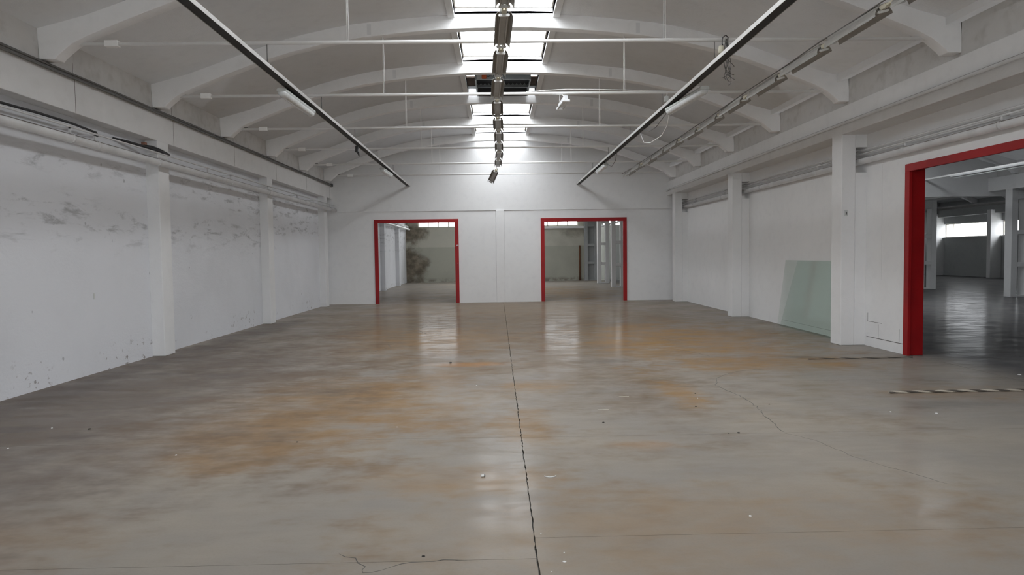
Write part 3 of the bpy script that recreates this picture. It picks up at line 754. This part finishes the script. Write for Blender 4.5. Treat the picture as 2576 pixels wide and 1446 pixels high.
m = MB().tube([(-6.155, 11.45, 3.68), (-6.07, 11.7, 3.67), (-5.98, 12.19, 3.65), (-5.925, 12.50, 3.632), (-5.93, 12.87, 3.61)], .022, 8); m.tube([(-6.11, 12.34, 3.70), (-6.00, 12.40, 3.69), (-5.925, 12.55, 3.655), (-5.93, 12.85, 3.62)], .020, 8)
tag(m.build('power_cable', 'black'), 'short black cable ends hung against a pilaster top', 'cable')
tag(MB().box(-6.18, -6.10, 12.37, 12.44, 3.69, 3.77).build('brick_stub', 'brick', None, bevel=.01), 'small brick stub beside the black cable ends', 'brick')
e = empty('cable_run', (-5.922, 0, 4.312))
for j, (dx, dz, rr, mt) in enumerate([(0, -.015, .020, 'grey'), (.012, .018, .016, 'grey'), (-.008, .032, .012, 'black'), (.02, -.035, .012, 'grey')]):
    pts = [(dx+.006*math.sin(k*1.3+j), Y0+k*.7, dz+.004*math.sin(k*.9+j*2) - .0008*max(0, k-28)) for k in range(50)]
    MB().tube(pts, rr, 8).build('cable', mt, e)
MB().box(-.03, .03, 25.30, 25.42, -.06, .05).build('cable_end', 'black', e)
tag(e, 'bundle of dark cables lying along the beam of the plain wall', 'cables')

e = empty('heating_pipe', (6.585, 0, 3.325))
MB().tube([(0, Y0, 0), (0, 25.43, 0)], .058, 16).build('pipe', 'pipe', e)
for y in (3, 6.1, 9.0, 11.15, 14.2, 17.3, 20.3, 23.2): MB().tube([(0, y, 0), (0, y+.045, 0)], .064, 16).build('pipe_clip', 'pipe', e); MB().box(-.01, .087, y, y+.04, .055, .116).build('support', 'pipe', e); MB().box(.028, .087, y, y+.04, .116, .21).build('conduit_bracket', 'pipe', e)
tag(e, 'thick white heating pipe passing through the column notches', 'pipe')
for z, lab in ((3.455, 'lower thin white conduit above the notch-side heating pipe'), (3.515, 'upper thin white conduit above the notch-side heating pipe')):
    tag(MB().tube([(6.60, Y0, z), (6.60, 25.42, z)], .016, 8).build('conduit', 'pipe'), lab, 'conduit')
m = MB().tube([(6.19, Y0, 3.985), (6.19, 25.0, 3.985), (6.19, 25.43, 3.97)], .026, 10)
tag(m.build('conduit', 'pipe'), 'white conduit clipped along the beam over the glass sheets', 'conduit')
m = MB().tube([(-5.57, Y1+TW, 3.40), (-5.57, 44.5, 3.40)], .06, 12); tag(m.build('heating_pipe', 'pipe'), 'white heating pipe in the back room beyond the red door', 'pipe')
for dz in (.12, .18):
    tag(MB().tube([(-5.613, Y1+TW, 3.40+dz), (-5.613, 44.4, 3.40+dz)], .018, 8).build('conduit', 'pipe'), 'thin conduit above the pipe in the back room', 'conduit', 'conduits in the back room')
tag(MB().tube([(6.53, Y1+TW, 3.42), (6.53, 45.99, 3.42)], .05, 10).build('heating_pipe', 'pipe'), 'pipe behind the ladder columns of the back room', 'pipe')
tag(MB().tube([(5.30, YE-.06, 0), (5.30, YE-.06, 2.26)], .05, 10).build('drain_pipe', 'rust'), 'rusty upright pipe against the stained rear wall', 'pipe')
tag(MB().tube([(18.90, Y0, 3.42), (18.90, 45.99, 3.42)], .06, 12).build('heating_pipe', 'grey'), 'dark pipe behind the columns of the side hall', 'pipe')

# lamp run in the second hall
e = empty('side_hall_lamp', (15.72, 0, 4.25))
MB().box(-.03, .03, 8, 25.40, 0, .05).build('rail', 'rod', e)
for y in (13.6, 18.9):
    MB().box(-.12, .12, y, y+4.9, -.06, -.01).build('reflector', 'lampbody', e, bevel=.01); MB().tube([(-.05, y+1.6, -.10), (-.05, y+4.8, -.10)], .016, 8).build('tube', 'lampbody', e)
tag(e, 'long white fluorescent run under the vault of the side hall', 'lamp')

# ------------------------------------------------------------------ GLASS SHEETS leaning on the wall
def sheet(ya, yb, yta, ytb, xb, xt, ht, label, yr=None):
    t = .006
    vs = [(xb, ya, .0), (xb, yb, .0), (xt, ytb, ht), (xt, yta, ht)]; vs = vs + [(x+t, y, z) for x, y, z in vs]
    o = MB().add(vs, [(0, 1, 2, 3), (7, 6, 5, 4), (0, 4, 5, 1), (1, 5, 6, 2), (2, 6, 7, 3), (3, 7, 4, 0)]).build('glass_sheet', 'glass')
    return tag(o, label, 'glass')
sheet(13.0, 16.17, 13.0, 15.98, 6.545, 6.652, 1.52, 'greenish glass sheet leaning on the wall, the wider one behind')
sheet(12.95, 15.95, 12.95, 15.30, 6.515, 6.638, 1.515, 'greenish glass sheet leaning in front of the wider one')

# ------------------------------------------------------------------ FLOOR CORDS AND LITTER
def cord(xa, xb, y, label, r=.011, pale='cordlight', pitch=.28, sag=0.0):
    e = empty('floor_cord', (xa, y, 0)); L = xb-xa; n = int(L/.03)
    for nm, mt, ph in (('pale_strand', pale, 0), ('dark_strand', 'corddark', PI)):
        pts = [(t*L/n, r*.9*math.cos(ph+2*PI*(t*L/n)/pitch) + sag*math.sin(t/n*9), r*1.25 + r*.6*math.sin(ph+2*PI*(t*L/n)/pitch)) for t in range(n+1)]
        MB().tube(pts, r, 7).build(nm, mt, e)
    return tag(e, label, 'cord')
cord(4.70, 7.6, 8.24, 'twisted pale and dark cord lying across the wide red doorway')
cord(4.92, 6.60, 10.93, 'worn twisted cord on the floor at the foot of the red jamb', .008, 'floor', .34, .012)

def flake(x, y, s, mat, name, label, cat, grp, fl=.35):
    m = MB(); n = 6; ring = [(s*random.uniform(.6, 1)*math.cos(2*PI*k/n), s*random.uniform(.5, .9)*math.sin(2*PI*k/n)) for k in range(n)]
    vs = [(a, b, 0) for a, b in ring] + [(a*.7, b*.7, s*fl) for a, b in ring]
    m.add(vs, [tuple(range(n-1, -1, -1)), tuple(range(n, 2*n))] + [(k, (k+1) % n, n+(k+1) % n, n+k) for k in range(n)])
    return tag(m.build(name, mat, None, loc=(x, y, 0.0)), label, cat, grp)
random.seed(11)
for x, y, s in [(1.63, 4.455, .014), (.246, 4.242, .006), (.205, 4.03, .006), (.362, 3.96, .006), (.353, 3.84, .012), (.27, 3.72, .005), (-2.86, 6.14, .014), (-4.63, 7.23, .014), (-4.55, 6.47, .014), (-1.04, 7.01, .012), (4.17, 7.28, .016), (4.6, 7.18, .02), (7.1, 9.3, .03), (2.35, 8.15, .008), (-.3, 9.2, .012)]:
    flake(x, y, s, 'flake', 'paint_flake', 'small white paint flake lying on the concrete floor', 'paint flake', 'white flakes on the floor')
for x, y, s in [(2.40, 8.42, .012), (2.20, 7.70, .014), (2.28, 6.54, .018), (2.18, 6.52, .008), (-.78, 11.17, .03), (3.05, 7.75, .012), (1.06, 7.04, .016), (-1.9, 6.5, .012), (-.45, 3.95, .012), (-4.2, 7.15, .02)]:
    flake(x, y, s, 'grit', 'grit_crumb', 'small dark crumb of grit lying on the concrete floor', 'grit', 'dark crumbs on the floor', .5)
for x, y, dx in [(1.50, 8.30, .06), (1.15, 7.62, .06)]:
    tag(MB().box(-dx, dx, -.008, .008, 0, .006).build('wood_splinter', 'cordlight', None, loc=(x, y, 0)), 'pale wood splinter lying on the concrete floor', 'splinter', 'wood splinters on the floor')
pts = [(.388 + .052*math.sin(t), 5.33 - .055*math.cos(t)+.05, .004) for t in [-1.05 + 2.1*k/12 for k in range(13)]]
tag(MB().tube(pts, .004, 6).build('plastic_strip', 'flake'), 'curved white plastic strip lying beside the floor joint', 'strip')
e = empty('cork_stub', (-.14, 5.37, 0)); MB().tube([(-.012, 0, .009), (.012, .004, .009)], .009, 8).build('stub', 'flake', e); MB().tube([(.012, .004, .009), (.020, .005, .009)], .0088, 8).build('stub_end', 'grit', e)
tag(e, 'tiny white cylinder with dark end lying on the floor', 'stub')
# small things on walls
tag(MB().box(-6.175, -6.165, 10.75, 10.79, 1.13, 1.22).build('wall_plate', 'lampgrey'), 'small grey plate set in the plain white wall', 'wall plate')
e = empty('wall_switch', (6.30, 12.50, 2.40)); MB().box(-.03, .03, -.012, .012, -.05, .05).build('plate', 'lampgrey', e, bevel=.004); MB().box(-.008, .008, -.02, -.012, -.03, .02).build('rocker', 'grey', e)
tag(e, 'small grey switch on the column beside the wide red door', 'switch')

# ------------------------------------------------------------------ labels of the setting
NTH = ['first', 'second', 'third', 'fourth', 'fifth', 'sixth', 'seventh', 'eighth', 'ninth', 'tenth', 'eleventh', 'twelfth']
SET = dict(floor='worn brown and grey concrete slab floor with ochre stains', wall_left='old whitewashed wall with smears and pilasters, no doors',
    wall_right='white wall with square columns and the wide red doorway', wall_far='white end wall with two red framed doorways',
    wall_back='white wall with a large glazed front opposite the far wall', ceiling='white barrel vault with arched ribs over the empty hall',
    wall_rear_left='whitewashed side wall of the back room beyond the red doors', ceiling_rear='barrel vault over the back room',
    wall_rear='stained olive plaster end wall of the back room', ceiling_side='barrel vault over the side hall', ceiling_third='dark vault over the window-lit outer hall',
    wall_side_gable='white gable hanging above the open end of the side hall', wall_third='grey outer wall with a strip of bright windows',
    wall_end='grey end wall closing the side halls', ground='pale concrete yard around the building',
    door_1='red steel door lining leading to the stained corner', door_2='red steel door lining leading to the ladder-like columns', door_3='wide red steel door lining beside the glass sheets')
CATS = dict(wall='wall', floor='floor', ceiling='ceiling', ground='ground', door='door frame', window='window', column='column', beam='beam')
tops = [o for o in C.objects if o.parent is None and o.get('kind') == 'structure']
wins = [o for o in tops if o.name.startswith('window_')]
def row(objs, text, grp):
    for i, o in enumerate(objs): o['label'] = text % NTH[i]; o['group'] = grp
main = sorted([o for o in wins if abs(o.location.x-XC) < .1 and o.location.z > 5.5 and o.location.y < Y1], key=lambda o: -o.location.y)
row(main, 'skylight bay over the empty hall, %s from the far wall', 'skylights over the empty hall')
row(sorted([o for o in wins if abs(o.location.x-XC) < .1 and o.location.z > 5.5 and o.location.y > Y1], key=lambda o: o.location.y), 'added unseen skylight over the back room, %s behind the far wall', 'added skylights over the back room')
row(sorted([o for o in wins if abs(o.location.x-XB) < .1 and o.location.z > 5.5], key=lambda o: -o.location.y), 'skylight over the side hall, %s from its gable', 'skylights over the side hall')
row(sorted([o for o in wins if o.location.x > 29], key=lambda o: -o.location.y), 'bright strip window of the outer hall, %s from the end wall', 'strip windows of the outer hall')
for o in wins:
    if 'label' not in o:
        o['label'] = 'large glazed front opposite the far wall' if o.location.y < 0 else ('high strip window above the stained rear wall' if o.location.x < 6 else 'high strip window closing the side hall')
cols = [o for o in tops if o.name.startswith('column')]
def cx(o): return sum(v.co.x for v in o.data.vertices)/len(o.data.vertices), sum(v.co.y for v in o.data.vertices)/len(o.data.vertices)
row(sorted([o for o in cols if cx(o)[0] < 10], key=lambda o: -cx(o)[1]), 'ladder-like concrete column of the back room, %s from the stained wall', 'ladder columns of the back room')
row(sorted([o for o in cols if cx(o)[0] > 10], key=lambda o: -cx(o)[1]), 'ladder-like white column between the side halls, %s from the end wall', 'ladder columns between the side halls')
for o in tops:
    if o.name in SET: o['label'] = SET[o.name]
    if o.name.startswith('beam'): o['label'] = 'white beam over the ladder columns of the back room' if o == beam_b else 'white beam over the columns between the side halls'
    o['category'] = CATS[o.name.split('_')[0].split('.')[0]]
